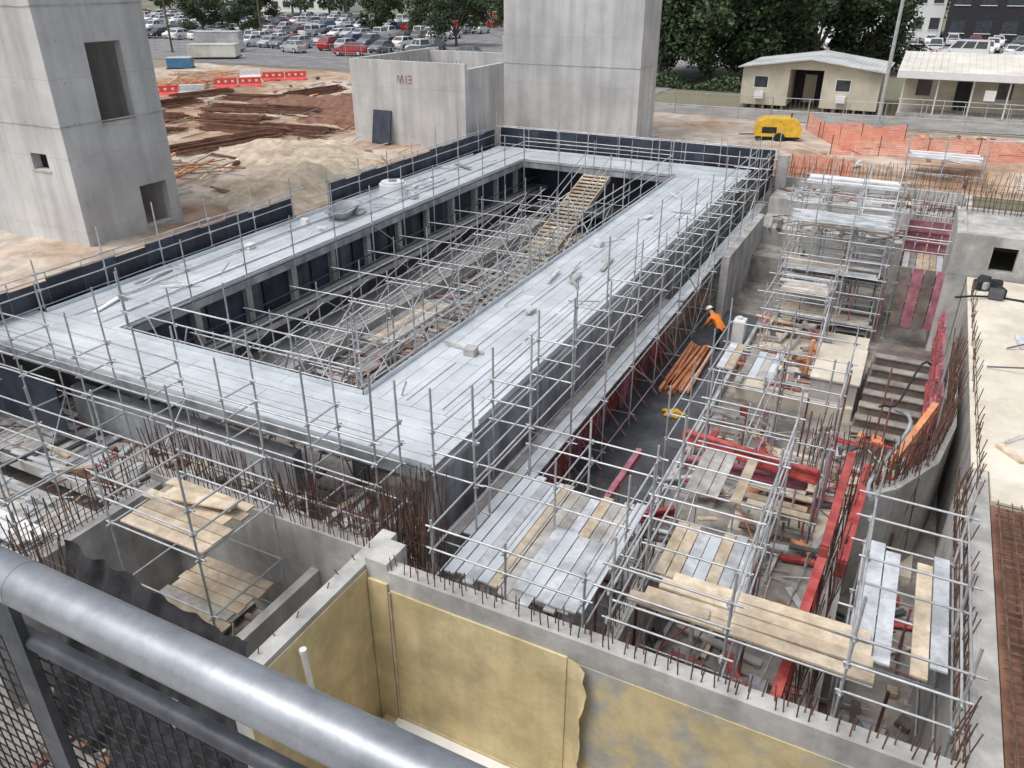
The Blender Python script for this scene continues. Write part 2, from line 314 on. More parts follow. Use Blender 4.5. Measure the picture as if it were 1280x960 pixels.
scaf('scaffolding',[.2,1.9],[32,33.5,35.5,38],[2.4,3.6,4.9,5.4],PF,6.1,brace=.3,decks=[(.3,1.8,33.6,37.9,3.66,'y',MX)])
scaf('scaffolding',[-.5,1.2,3.],[45,47],[5.2,5.9],G,6.6,brace=.4,decks=[(-.4,2.9,45.1,46.9,5.96,'x',A)])
# ------------------------------------------------------------------ foreground walls
b=B()
b.box(-6.6,PX1,8.35,8.65,PF,5.0,m_conc)
b.box(-7.35,-7.05,5.4,9.3,PF,5.0,m_conc)
b.box(-7.05,-6.6,8.35,8.95,PF,5.15,m_conc)
b.box(-13.8,-7.35,9.45,9.75,PF,4.2,m_conc)
b.box(-13.8,-13.5,5.2,9.45,PF,4.0,m_conc); b.box(-9.4,-9.2,5.6,9.45,PF,3.2,m_conc)
b.box(2.1,2.39,8.65,16,PF,4.7,m_conc)
b.box(-3.3,-3.05,8.65,13,PF,3.3,m_conc); b.box(.15,.4,8.65,16,PF,3.4,m_conc)
b.make('concrete_wall')
b=B()
b.box(-6.55,-3.25,8.31,8.348,PF+.2,4.62,m_yel); b.box(-7.048,-7.02,5.4,8.34,PF,4.9,m_yel); b.box(-7.0,-6.6,8.30,8.348,PF,4.75,m_yel)
# torn, curling end of the membrane sheet
n=26;vs=[]
for i in range(n+1):
    z=4.62-3.2*i/n; w=.34+.12*noise.noise(Vector((z*1.1,2,0)))+.05*noise.noise(Vector((z*4,5,0)))
    for k in range(5):
        t=k/4; vs.append((-3.25+w*t,8.33-.17*t*t*(1+.5*noise.noise(Vector((z*1.5,9,0)))),z))
b.add(vs,[(i*5+k,(i+1)*5+k,(i+1)*5+k+1,i*5+k+1) for i in range(n) for k in range(4)],m_yel,True)
b.box(-3.2,2.38,8.33,8.348,PF,4.55,m_yelc)
b.box(-6.9,-1.,7.4,8.3,PF,PF+.12,m_yel); b.box(-6.6,-3.,8.1,8.3,PF+.12,PF+.2,m_white)
b.box(-6.57,-6.53,8.28,8.309,PF+.2,4.6,m_timber); b.box(-6.5,-3.3,8.29,8.309,PF+.2,PF+.26,m_yel)
b.make('yellow_waterproof_membrane')
b=B(); b.pipe((-6.85,6.6,PF+1),(-6.9,6.5,4.7),.05,m_white,10); b.pipe((-6.9,6.5,4.7),(-6.9,6.5,4.78),.06,m_white,10); b.make('plastic_pipe')
# ------------------------------------------------------------------ rebar
def rebar(b,p,q,sp,h,rows=1,off=.18,z=None,hj=.25,r=.011,lean=.07):
    p=Vector(p);q=Vector(q);d=(q-p);L=d.length;d.normalize();pn=Vector((-d.y,d.x,0))
    n=max(1,int(L/sp))
    for k in range(rows):
        for i in range(n+1):
            if R.random()<.08: continue
            o=p+d*(i*sp+R.uniform(-.05,.05))+pn*(off*k)
            t=h*(1+R.uniform(-hj,hj*.5)); b.pipe(o-Vector((0,0,.1)),o+Vector((R.uniform(-lean,lean)*(1+h),R.uniform(-lean,lean)*(1+h),t)),r,m_rebar,4)
        if h>.5:
            for zz in (.2,.5): b.pipe(p+pn*(off*k)+Vector((0,0,zz*h)),q+pn*(off*k)+Vector((0,0,zz*h)),r*.8,m_rebar,4)
b=B()
rebar(b,(-6.5,8.42,5),(2.3,8.42,5),.17,.34,2,.14,lean=.03)
rebar(b,(-7.28,5.6,5),(-7.28,9.2,5),.4,.15,1)
rebar(b,(-13.8,9.5,4.2),(-7.4,9.5,4.2),.1,1.3,2,.2)
rebar(b,(-13.8,10.0,2.6),(-8.6,10.0,2.6),.16,2.0,1)
rebar(b,(-8.4,9.9,3.4),(-6.6,9.9,3.4),.1,1.9,3,.28)
rebar(b,(-7.2,9.4,3.3),(-7.2,11.2,3.3),.1,2.0,3,.3)
rebar(b,(-13.7,5.4,4),(-13.7,9.4,4),.13,1.1,2,.2)
rebar(b,(-13.4,6.0,4),(-11.6,6.0,4),.12,1.1,2,.25)
rebar(b,(-6.2,14.3,2),(-3.6,14.4,2),.15,1.6,2,.2)
rebar(b,(-7.0,14.5,1.3),(-7.0,26,1.3),.22,1.2,1)
rebar(b,(2.2,8.8,4.7),(2.2,16,4.7),.16,.7,2,.12)
rebar(b,(2.5,16,4.6),(2.5,29,4.6),.24,.55,1,.16)
rebar(b,(-3.2,8.8,3.3),(-3.2,13,3.3),.2,1.0,1); rebar(b,(.25,8.8,3.4),(.25,15.8,3.4),.16,1.0,2)
rebar(b,(-6,43.7,4.6),(11,44.0,4.6),.22,1.1,2,.3); rebar(b,(-1,41,4.2),(2.2,41,4.2),.2,1.0,2,.3)
rebar(b,(.3,37.8,4.2),(2.3,37.8,4.2),.2,1.3,2); rebar(b,(1.9,34.2,6.1),(8,34.2,6.1),.18,.8,2)
rebar(b,(.2,16.2,2),(1.7,17.4,2),.13,2.4,3,.2); rebar(b,(-1.0,19.5,1.6),(.6,19.2,1.6),.15,2.3,2)
b.make('rebar_starter_bars')
b=B()
for k in range(2):
    z=4.75+.16*k
    for i in range(58): y=4+i*.2; b.pipe((2.75,y,z+R.uniform(-.02,.02)),(7.5,y+R.uniform(-.03,.03),z),.013,m_rebar,4)
    for i in range(24): x=2.8+i*.2; b.pipe((x,3.9,z+.024),(x+R.uniform(-.03,.03),15.5,z+.024),.013,m_rebar,4)
b.make('rebar_mat')
b=B(); b.box(2.72,9.5,15.8,30.4,G+.01,G+.12,m_beige); b.box(2.38,2.72,17,30.4,G+.065,G+.11,m_beige); b.make('beige_slab')
b=B(); b.box(2.72,9.5,2,15.7,G+.01,G+.05,m_rust); b.make('blinding_slab')
# straight return walls with starter bars
b=B(); br=B()
W=[(2.15,24.),(2.1,20.),(1.75,18.),(1.0,16.5),(.4,15.9)]
for (xa,ya),(xb,yb) in zip(W,W[1:]):
    d=Vector((xb-xa,yb-ya,0)).normalized()*.0; nn=Vector((-(yb-ya),xb-xa,0)).normalized()*.13
    q=[(xa-nn.x,ya-nn.y),(xa+nn.x,ya+nn.y),(xb+nn.x,yb+nn.y),(xb-nn.x,yb-nn.y)]
    b.add([(*c,PF) for c in q]+[(*c,4.1) for c in q],[(0,3,2,1),(4,5,6,7),(0,1,5,4),(1,2,6,5),(2,3,7,6),(3,0,4,7)],m_conc)
    rebar(br,(xa,ya,4.1),(xb,yb,4.1),.13,1.1,2,-.11)
b.make('concrete_wall'); br.make('rebar_starter_bars')
b=B()
for i in range(7):
    z=PF+.24*(i+1); b.box(-.1+.04*i,1.9,23.4+.45*i,27.4,PF,z-.03,m_stepd); b.box(-.14+.04*i,1.9,23.36+.45*i,23.7+.45*i,z-.03,z+.01,m_floor)
b.box(-3.9,-.2,24.4,30.6,PF,1.75,m_beige); b.box(-2.4,1.9,17,21.5,PF,1.45,m_beige); b.box(-1.6,-.2,24.6,27.4,1.75,2.5,m_conc); b.box(-1.65,-.15,24.55,27.45,2.5,2.56,m_beige)
b.make('concrete_steps')
b=B()
b.box(-6.2,2.3,38.2,43.5,PF,3.4,m_conc); b.box(-6.2,2.3,40.8,43.5,3.4,4.2,m_conc); b.box(-6.2,-5.9,31,38.2,PF,4.0,m_conc); b.box(-5.9,-3.9,36.2,38.2,PF,2.6,m_floor)
b.box(-6.35,-5.85,42.7,43.2,PF,5.9,m_conc)
b.make('concrete_terrace')
b=B()
for i in range(9):
    if i==3: continue
    y=18.6+i*1.0; xx=1.78 if y>20 else 1.6-(20-y)*.15
    b.box(xx,xx+.06,y,y+.92,1.6,4.45+R.uniform(-.15,.1),m_pink if i%3 else m_red)
    for k in range(4): b.box(xx-.09,xx,y,y+.92,1.8+k*.75,1.9+k*.75,m_red)
    for k in range(3): b.box(xx-.06,xx,y+.1+k*.33,y+.14+k*.33,1.6,4.4,m_pink)
for i in range(5): b.box(.2+i*.46,.62+i*.46,36.3,36.4,3.0,5.0,m_pink)
for k in range(4): b.box(.2,2.5,36.22,36.3,3.2+k*.45,3.28+k*.45,m_pink)
for i in range(5): b.box(.3+i*.4,.66+i*.4,31.2,31.28,2.2,4.5,m_pink if i%2 else m_stepd)
b.make('pink_wall_formwork')
b=B()
for i in range(12): 
    y=15+i*1.05; b.obox((-7.12+R.uniform(-.04,.04),y,PF+.55),(.08,.95,R.uniform(.7,1.1)),(0,R.uniform(-.1,.1),0),m_pink if i%2 else m_red)
    b.pipe((-7.05,y,PF+1),(-6.3,y,PF+.05),.03,m_pink)
for i in range(9): b.pipe((-6.75,25.5+i*.8,PF+.1),(-7.15,25.6+i*.8,PF+1.5),.03,m_orange)
b.make('red_wall_formwork')
def beam(b,p,q,w,h,mat):
    p=Vector(p);q=Vector(q);d=q-p; rz=math.atan2(d.y,d.x); ry=-math.asin(d.z/d.length); c=(p+q)/2
    Mx=Euler((0,ry,rz)); n=int(d.length/.55)
    up=Mx.to_matrix()@Vector((0,0,1))
    b.obox(c+up*(h/2-.03),(d.length,w,.06),(0,ry,rz),mat); b.obox(c-up*(h/2-.03),(d.length,w,.06),(0,ry,rz),mat)
    b.obox(c,(d.length,w*.3,h-.1),(0,ry,rz),mat)
    for i in range(n+1):
        b.obox(p+d*(i/n),(.05,w*.94,h-.11),(0,ry,rz),mat)
b=B(); beam(b,(-.25,9.3,4.0),(-.05,12.8,4.3),.16,.36,m_red); beam(b,(-.05,12.9,4.5),(.05,16.2,4.7),.16,.36,m_red); beam(b,(.3,13.5,3.8),(.45,16.8,4.1),.2,.45,m_red)
for (x,y) in [(-.2,9.6),(-.1,11.4),(0,13.4),(0,15.8),(.35,14),(.4,16.4)]: b.pipe((x,y,PF),(x,y,3.9),.035,m_red,8)
b.make('red_soldier_beam')
b=B(); beam(b,(-3.6,16.2,4.3),(-.5,15.6,4.4),.16,.32,m_red); beam(b,(-3.4,15.7,3.9),(-.7,15.9,4.0),.16,.3,m_pink); b.make('red_soldier_beam')
b=B(); beam(b,(.9,17.2,4.2),(1.6,19.2,4.9),.14,.25,m_orange); b.make('orange_brace')
b=B(); beam(b,(-4.9,13.8,3.0),(-4.7,16.4,3.4),.14,.25,m_pink); beam(b,(-4.3,13.8,3.2),(-3.2,14.4,3.4),.14,.25,m_red); b.make('orange_brace')
b=B(); planks(b,-7.3,-4.45,15.5,32,PF+.05,'y',1.2,2.4,m_darkply,gap=.006,th=.03); b.box(-4.42,-4.3,15.5,32,PF+.01,PF+.3,m_alu); b.make('formply_floor')
b=B()
for i in range(16): b.obox((-6.2+(i%6)*.16+R.uniform(-.04,.04),25.6+R.uniform(-.25,.25),PF+.11+.1*(i//6)),(.1,R.uniform(3.2,4.2),.09),(0,0,R.uniform(-.04,.04)),m_orange)
b.make('orange_timber_stack')
b=B(); 
for i in range(7): b.obox((-5.4+R.uniform(-.25,.25),22.2+R.uniform(-.2,.2),PF+.1+i*.01),(.08,R.uniform(.35,.6),.06),(0,0,R.uniform(-2,2)),m_yellow)
b.make('yellow_clamps')
b=B(); b.box(-5.0,-4.55,28.6,29.1,PF+.07,PF+1.05,m_white); b.pipe((-4.8,28.85,PF+1.05),(-4.8,28.85,PF+1.15),.1,m_white,10); bevel(b.make('white_water_tank'),.06,3)
b=B(); b.pipe((-1.9,26,1.75),(-1.85,26,3.2),.07,m_orange,10); b.pipe((-1.9,26,1.75),(-1.9,26,1.85),.2,m_orange,10); b.make('orange_bollard')
def debris(name,x0,x1,y0,y1,z,n,mats,lmax=2.4):
    b=B()
    for i in range(n):
        x=R.uniform(x0,x1);y=R.uniform(y0,y1);t=R.random();a=R.choice([0,math.pi/2,R.uniform(0,3)])+R.uniform(-.15,.15)
        if t<.5: b.obox((x,y,z+.04+R.uniform(0,.12)),(R.uniform(.4,lmax),R.uniform(.06,.22),R.uniform(.03,.08)),(0,R.uniform(-.06,.06),a),R.choice(mats))
        elif t<.88:
            l=R.uniform(.5,lmax)/2; b.pipe((x-l*math.cos(a),y-l*math.sin(a),z+.05),(x+l*math.cos(a),y+l*math.sin(a),z+.05+R.uniform(0,.3)),.022,R.choice(mats),6)
        else: b.obox((x,y,z+.1),(R.uniform(.15,.45),R.uniform(.15,.4),R.uniform(.1,.3)),(R.uniform(-.2,.2),0,a),R.choice(mats))
    return b.make(name)
DM=[m_timber,m_timberg,m_alu,m_rust,m_conc,m_pink,m_galv,m_darkply,m_stepd,m_timberg]
debris('construction_debris',-18,-11.7,14.5,39,PF,380,DM+[m_rust])
debris('construction_debris',-13.3,-7.5,5.4,9.3,PF,90,[m_timber,m_timberg,m_darkply,m_conc,m_rust])
debris('construction_debris',-22.9,-8.4,9.9,13,2.5,150,[m_timberg,m_alu,m_rust,m_timber,m_galv,m_darkply,m_deck,m_pink])
debris('construction_debris',-6.4,2,8.8,16.5,PF,240,DM+[m_red])
debris('construction_debris',-4.2,1.5,16.5,23,PF+.25,170,DM+[m_red,m_orange],1.6)
debris('construction_debris',-4.2,-1.8,24.5,31,PF+.5,80,DM+[m_orange],1.6)
debris('construction_debris',-23,-14.6,3,9.5,2.0,110,[m_timber,m_alu,m_white,m_alu,m_deck,m_timberg])
debris('construction_debris',-5.8,2.2,38.4,40.6,3.4,80,DM)
debris('construction_debris',-5.8,2.2,41,43.2,4.2,50,DM)
debris('construction_debris',-12,2,2,7.2,PF,90,[m_timberg,m_conc,m_rust,m_darkply])
debris('construction_debris',3,9,16.5,30,G+.12,18,[m_timber,m_darkply,m_alu],1.2)
debris('construction_debris',-10.5,-8,14,38,ZD+.01,16,[m_alu,m_timberg,m_galv],1.4)
debris('construction_debris',-22,-20,14,38,ZD+.01,22,[m_alu,m_timberg,m_galv,m_white],1.8)
debris('construction_debris',-6,12,44.6,59,G+.3,110,[m_timber,m_rust,m_timberg,m_orange,m_alu],1.8)
b=B()
for i in range(60):
    x=R.uniform(-4.2,1.8);y=R.uniform(9,23) if i<45 else R.uniform(31,38); b.pipe((x,y,PF),(x,y,R.uniform(2.6,4.2)),.03,R.choice([m_galv,m_galv,m_rust,m_pink]))
b.make('steel_props')
# ------------------------------------------------------------------ hoarding
b=B()
def hoard(b,p,q,z0,z1):
    p=Vector((*p,0));q=Vector((*q,0));d=q-p;n=max(1,round(d.length/1.2));ang=math.atan2(d.y,d.x)
    for i in range(n):
        c=p+d*((i+.5)/n); h=z1-z0+R.uniform(-.05,.05)
        b.obox((c.x,c.y,z0+h/2),(d.length/n-.02,.03,h),(0,0,ang),m_board)
        e=p+d*(i/n); b.pipe((e.x-.05,e.y+.05,z0),(e.x-.05,e.y+.05,z1+.2),.024,m_galv)
    o=Vector((-.06,.06,0)); b.pipe(p+o+Vector((0,0,z1+.04)),q+o+Vector((0,0,z1+.04)),.024,m_galv)
hoard(b,(-22.95,9),(-22.95,25),4.65,5.8); hoard(b,(-22.95,27.5),(-22.95,43.1),4.65,5.85); hoard(b,(-22.6,43.2),(-6.6,43.2),4.65,6.05); hoard(b,(-6.7,40.6),(-6.7,43.2),4.0,5.9); hoard(b,(-26,9),(-22.95,9),3.5,5.7)
hoard(b,(-24.2,11.0),(-19,10.98),3.0,4.5)
b.make('hoarding_fence')
# ------------------------------------------------------------------ deck objects
b=B()
n=20
def se(a,l,w): c,s=math.cos(a),math.sin(a); return (l*math.copysign(abs(c)**.5,c),w*math.copysign(abs(s)**.5,s))
rings=[(.55,.30,.02),(.75,.42,.32),(.82,.48,.34),(.82,.48,.37),(.72,.40,.35),(.52,.28,.08)]
vs=[];fs=[]
for (l,w,z) in rings:
    for k in range(n): x,y=se(2*math.pi*k/n,w,l); vs.append((x,y,z))
for r_ in range(len(rings)-1):
    for k in range(n): fs.append((r_*n+k,r_*n+(k+1)%n,(r_+1)*n+(k+1)%n,(r_+1)*n+k))
fs.append(tuple(range(5*n,6*n)))
b.add(vs,fs,m_wallg,True); o=b.make('plastic_tub',(-21.2,26.2,ZD+.01)); o.rotation_euler=(0,0,.3); o.scale=(1.2,1.4,1)
b=B(); b.pipe((0,0,0),(0,0,.35),.5,m_white,20); b.pipe((0,0,.35),(0,0,.42),.42,m_white,20); b.pipe((0,0,.42),(0,0,.47),.15,m_wallg,16); b.box(-.75,.6,-.6,.65,-.02,.03,m_alu); o=b.make('ventilation_cowl',(-21.3,30,ZD+.02)); o.scale=(1.25,1.25,1.5)
b=B()
for i in range(5): b.box(-22.2+i*.3,-21.95+i*.3,31.5,33.6+R.uniform(-.3,.3),ZD+.01,ZD+.06+.02*(i%2),m_alu)
b.make('plank_stack')
# ------------------------------------------------------------------ towers
def tower(name,x0,x1,y0,y1,z0,z1,openings):
    b=B(); t=.35
    def wall(face):
        ops=[o for o in openings if o[0]==face]
        A0,A1=(y0,y1) if face=='x' else (x0,x1)
        if face=='y': A1=x1-t-.001
        us=sorted(set([A0,A1]+[u for o in ops for u in o[1:3]])); zs=sorted(set([z0,z1]+[z for o in ops for z in o[3:5]]))
        for ua,ub in zip(us,us[1:]):
            for za,zb in zip(zs,zs[1:]):
                cu,cz=(ua+ub)/2,(za+zb)/2
                if any(o[1]<cu<o[2] and o[3]<cz<o[4] for o in ops): continue
                if face=='x': b.box(x1-t,x1,ua,ub,za,zb,m_tower)
                else: b.box(ua,ub,y0,y0+t,za,zb,m_tower)
    wall('x'); wall('y')
    b.box(x0,x1-t,y1-t,y1,z0,z1,m_tower); b.box(x0,x0+t,y0+t,y1-t,z0,z1,m_tower)
    for o in openings:
        f,a,c,za,zb=o
        if f=='x': b.box(x1,x1+.03,a-.06,c+.06,za-.08,za,m_conc)
        else: b.box(a-.06,c+.06,y0-.03,y0,za-.08,za,m_conc)
    zz=z0+4.6
    while zz<z1:
        b.box(x0,x1+.02,y0-.02,y0-.001,zz,zz+.05,m_conc); b.box(x1+.001,x1+.02,y0,y1,zz,zz+.05,m_conc); zz+=3.9
    k=z0+2.0
    while k<z1:
        for i in range(int((y1-y0)/2.4)+1): b.obox((x1+.001,y0+.6+i*2.4,k),(.006,.03,.03),(0,0,0),m_dark)
        for i in range(int((x1-x0)/2.4)+1): b.obox((x0+.6+i*2.4,y0-.001,k),(.03,.006,.03),(0,0,0),m_dark)
        k+=1.35
    b.box(x0+t,x1-t,y0+t,y1-t,z0,z0+.1,m_floor)
    return b.make(name)
tower('concrete_lift_tower',-37,-27.3,18.6,23.1,G,25,[('x',20.3,21.8,9.1,11.9),('x',21.3,22.6,5.0,6.6),('y',-29.4,-28.5,7.6,8.2)])
tower('concrete_lift_tower',-24.3,-15.4,47,50.2,G,27,[])
b=B()
b.box(-31.8,-23.8,41.2,41.5,G,9.6,m_tower); b.box(-31.8,-31.5,41.5,50,G,9.6,m_tower); b.box(-24.1,-23.8,41.5,46,G,9.3,m_tower); b.box(-27,-24.2,52,53,G,10.4,m_tower); b.box(-31.5,-24.1,49.7,50,G,9.5,m_tower)
b.obox((-29.6,40.95,5.75),(1.3,.08,2.1),(rad(-12),0,0),m_board)
for i,(dx,dz,w,h,rr) in enumerate([(0,0,.05,.45,.2),(.14,0,.05,.45,-.2),(.26,0,.05,.45,.2),(.4,0,.05,.45,-.2),(.62,0,.05,.45,0),(.85,.2,.25,.05,0),(.85,0,.22,.05,0),(.85,-.2,.25,.05,0),(.97,.1,.05,.2,0),(.97,-.1,.05,.2,0)]): b.obox((-28.4+dx,41.19,8.6+dz),(w,.008,h),(0,rr,0),m_pink)
for i in range(30): x=-31.7+i*.27; b.pipe((x,41.35,9.5),(x,41.35,9.6+R.uniform(.1,.2)),.012,m_rebar,4)
b.make('concrete_core_building')
# ------------------------------------------------------------------ left yard
def heap(name,c,rx,ry,h,mat,seed):
    b=B();n=44;vs=[];fs=[]
    for j in range(n+1):
        for i in range(n+1):
            u=-1+2*i/n;v=-1+2*j/n;d=math.sqrt(u*u+v*v)+.25*noise.noise(Vector((u*2,v*2,seed)))
            z=max(0,1-d)**.8*h*(1+.6*noise.noise(Vector((u*2.5+seed,v*2.5,seed)))) - .05
            vs.append((c[0]+u*rx,c[1]+v*ry,G+.1+z+.14*noise.noise(Vector((u*9,v*9,seed)))+.07*noise.noise(Vector((u*22,v*22,seed)))))
    for j in range(n):
        for i in range(n): a=j*(n+1)+i; fs.append((a,a+1,a+n+2,a+n+1))
    b.add(vs,fs,mat,True); return b.make(name)
heap('sand_pile',(-32,36),6.5,4,1.0,m_sand,1); heap('sand_pile',(-27,30),3.8,5,1.2,m_sand,4); heap('dirt_pile',(-42,52),9,4,1.0,m_rust,9); heap('dirt_pile',(-36,47),6,3,.9,m_rust,12)
heap('dirt_pile',(6,47.6),7,2.2,1.0,m_dirt,5)
for k,(cx_,cy_) in enumerate([(-38,36),(-40,40.5),(-44,43),(-47,47),(-37,41.5),(-50,52),(-43,48),(-54,46),(-46,37),(-50,41),(-56,52),(-48,57),(-41,56)]):
    b=B(); L=R.uniform(5,7.5);a=R.choice([.1,1.4,.25])
    for i in range(60): 
        o=R.uniform(-1.3,1.3); b.obox((cx_-math.sin(a)*o,cy_+math.cos(a)*o,G+.35+R.uniform(0,.45)*(1-abs(o)/1.5)),(L*R.uniform(.8,1.05),.05,.05),(0,0,a+R.uniform(-.05,.05)),m_rust)
    b.make('rebar_bundle')
for (px_,py_) in [(-34,28.5),(-62,56),(-66,62)]:
    b=B()
    for i in range(26): b.obox((px_+R.uniform(-2.5,2.5),py_+R.uniform(-2.5,2.5),G+.5+R.uniform(0,.3)),(R.uniform(2,3.5),.12,.08),(0,R.uniform(-.1,.1),R.choice([.4,2.0])+R.uniform(-.2,.2)),m_orange if i%2 else m_timber)
    b.make('timber_pile')
debris('construction_debris',-64,-26,26,66,G+.3,420,[m_timber,m_rust,m_orange,m_timberg,m_white,m_rust,m_conc,m_rust],2.6)
def barrier(x,y,a,mat):
    b=B(); L=2.0; prof=[(-.3,0),(-.3,.18),(-.12,.42),(-.1,.95),(.1,.95),(.12,.42),(.3,.18),(.3,0)]
    n=len(prof); vs=[(p[0],-L/2,p[1]) for p in prof]+[(p[0],L/2,p[1]) for p in prof]
    b.add(vs,[(k,(k+1)%n,n+(k+1)%n,n+k) for k in range(n)]+[tuple(range(n)),tuple(range(n,2*n))[::-1]],mat)
    for s in (-.6,0,.6): b.box(-.125,.125,s-.12,s+.12,.55,.75,m_white)
    o=bevel(b.make('water_filled_barrier',(x,y,G+.15)),.03); o.rotation_euler=(0,0,a)
for (x,y,mt) in [(-60.2,49,m_barrier),(-58.8,50.5,m_barrier),(-57.3,52.0,m_white),(-58.3,57,m_barrier),(-56.8,58.5,m_barrier),(-58,63,m_barrier),(-56.5,64.5,m_barrier),(-62,64,m_white)]: barrier(x,y,-.79,mt)
for (x,y) in [(-27,46),(-29,56)]: barrier(x,y,1.5,m_white)
def container(name,x,y,w,l,h,a,mat):
    b=B(); b.box(-w/2,w/2,-l/2,l/2,.12,h,mat)
    k=-w/2+.1
    while k<w/2-.1: b.box(k,k+.12,-l/2-.03,-l/2,.25,h-.12,mat); k+=.28
    b.box(-w/2-.02,w/2+.02,-l/2-.05,l/2+.05,h,h+.06,m_roof)
    for sx in (-1,1): b.box(sx*w/2-.1,sx*w/2+.1,-l/2,l/2,0,.12,m_dark)
    o=b.make(name,(x,y,G+.2)); o.rotation_euler=(0,0,a)
container('skip_bin',-83,80,6,2.5,1.5,.5,m_roofb); container('skip_bin',-76,68,2.6,1.6,1.1,.6,m_blue)
container('site_container',-90,88,6,2.5,2.4,.5,m_roof)
# ------------------------------------------------------------------ vehicles
def car_mesh(name,paint,kind):
    b=B()
    if kind=='van': st=[(-2.5,.4,.95,.8),(-2.45,.25,1.1,.9),(0,.22,1.1,.94),(1.7,.22,1.1,.92),(2.3,.25,1.0,.85),(2.5,.4,.7,.75)]; cab=(-2.45,1.95,-2.35,1.05,2.05,.86,.76)
    elif kind=='ute': st=[(-2.5,.45,.8,.8),(-2.45,.3,1.0,.88),(0,.28,1.05,.92),(1.2,.28,1.05,.9),(2.2,.3,.95,.86),(2.5,.45,.75,.74)]; cab=(-.9,1.4,-.7,.6,1.72,.84,.66)
    else: st=[(-2.2,.38,.75,.72),(-2.12,.24,.95,.82),(-1.3,.2,1.0,.88),(0,.2,1.0,.9),(1.1,.2,.97,.88),(1.9,.22,.86,.83),(2.2,.38,.64,.7)]; cab=(-2.0,1.25,-1.35,.3,1.47,.82,.62)
    vs=[]
    for (y,a,c,w) in st: vs+=[(-w*.9,y,a),(-w,y,(a+c)/2),(-w*.93,y,c),(w*.93,y,c),(w,y,(a+c)/2),(w*.9,y,a)]
    fs=[]
    for i in range(len(st)-1):
        for k in range(6): fs.append((i*6+k,i*6+(k+1)%6,(i+1)*6+(k+1)%6,(i+1)*6+k))
    fs+=[tuple(range(6))[::-1],tuple(range(len(vs)-6,len(vs)))]
    b.add(vs,fs,paint,False)
    y0,y1,t0,t1,zt,w0,w1=cab; zb=max(s[2] for s in st)-.06
    c8=[Vector(p) for p in [(-w0,y0,zb),(w0,y0,zb),(w0,y1,zb),(-w0,y1,zb),(-w1,t0,zt),(w1,t0,zt),(w1,t1,zt),(-w1,t1,zt)]]
    F=[(0,1,5,4),(1,2,6,5),(2,3,7,6),(3,0,4,7)]
    b.add(c8,F+[(4,5,6,7)],paint)
    for fi,f in enumerate(F):
        p=[c8[i] for i in f]; nrm=(p[1]-p[0]).cross(p[3]-p[0]).normalized()*.012
        def q(u,v): return (p[0]*(1-u)+p[1]*u)*(1-v)+(p[3]*(1-u)+p[2]*u)*v+nrm
        segs=[(.06,.48),(.53,.94)] if fi in(1,3) else [(.06,.94)]
        if kind=='van' and fi in(1,3): segs=[(.05,.3),(.34,.62),(.66,.94)]
        for (a,c) in segs: b.add([q(a,.2),q(c,.2),q(c,.9),q(a,.9)],[(0,1,2,3)],m_glass)
    L=st[-1][0]
    if kind=='ute': b.box(-.78,.78,-2.42,-.98,.9,1.07,m_dark)
    for sy in (-L*.62,L*.63):
        for sx in (-1,1):
            b.pipe((sx*.68,sy,.33),(sx*.92,sy,.33),.33,m_tyre,14); b.pipe((sx*.92,sy,.33),(sx*.93,sy,.33),.19,m_alu,10)
    for sx in (-1,1):
        b.obox((sx*.6,L-.03,.68),(.34,.08,.14),(0,0,-sx*.2),m_white); b.obox((sx*.62,-L+.03,.78),(.28,.08,.16),(0,0,sx*.2),m_barrier); b.obox((sx*(w0+.12),y1-.35,1.02),(.18,.1,.12),(0,0,0),paint)
    b.box(-.45,.45,L-.02,L+.012,.42,.55,m_dark)
    o=b.make(name); me=o.data; bpy.data.objects.remove(o); return me
cols=[('white',(.75,.75,.74)),('white',(.72,.72,.72)),('silver',(.45,.46,.48)),('black',(.02,.02,.025)),('red',(.4,.02,.02)),('blue',(.04,.09,.25)),('grey',(.16,.17,.18)),('white',(.7,.7,.68))]
cm=[]
for i,(n_,c) in enumerate(cols):
    p=M('car_paint_'+n_,c,tuple(x*.95 for x in c),rough=.25,spec=.7,detail=1)
    cm.append(car_mesh('car_body',p,['car','ute','car','car','car','car','car','ute'][i]))
vanm=car_mesh('van_body',bpy.data.materials['car_paint_white'],'van')
def place(me,name,x,y,a,z=G+.03):
    o=bpy.data.objects.new(name,me); S.collection.objects.link(o); o.location=(x,y,z); o.rotation_euler=(0,0,a); s=R.uniform(.97,1.1); o.scale=(s,s,s*R.uniform(.97,1.12)); return o
pick=[0,1,2,0,3,6,7,2,0,5,3,1,6,4,2,0]
for yy,xa,xb in [(97,-100,-62),(103.8,-150,-62),(118,-160,-70),(124,-165,-72),(138.4,-180,-75),(144,-185,-78),(158,-200,-80),(164,-205,-85)]:
    x=xa+R.uniform(0,2)
    while x<xb:
        if R.random()<.8: place(cm[R.choice(pick)],'parked_car',x+R.uniform(-.25,.25),yy+R.uniform(-.6,.6),R.choice([0,math.pi])+R.uniform(-.08,.08)+(R.random()<.06)*1.5)
        x+=2.9
place(cm[4],'parked_car',-70,91,1.9); place(cm[2],'parked_car',-80,91.5,1.3); place(cm[3],'parked_car',-60,91,1.7); place(cm[6],'parked_car',-54,94,1.5); place(cm[1],'parked_car',-62,96,1.2)
for yy,xa,xb in [(128,-16,24),(136,-18,28),(146,-20,36)]:
    x=xa
    while x<xb:
        if R.random()<.7: place(cm[R.choice(pick)],'parked_car',x,yy,R.choice([0,math.pi]))
        x+=3.0
place(vanm,'parked_van',2.5,121,1.5); place(cm[0],'parked_car',-3.5,122,1.6); place(cm[1],'parked_car',9,121.5,1.5); place(cm[0],'parked_car',-16,118,1.4)
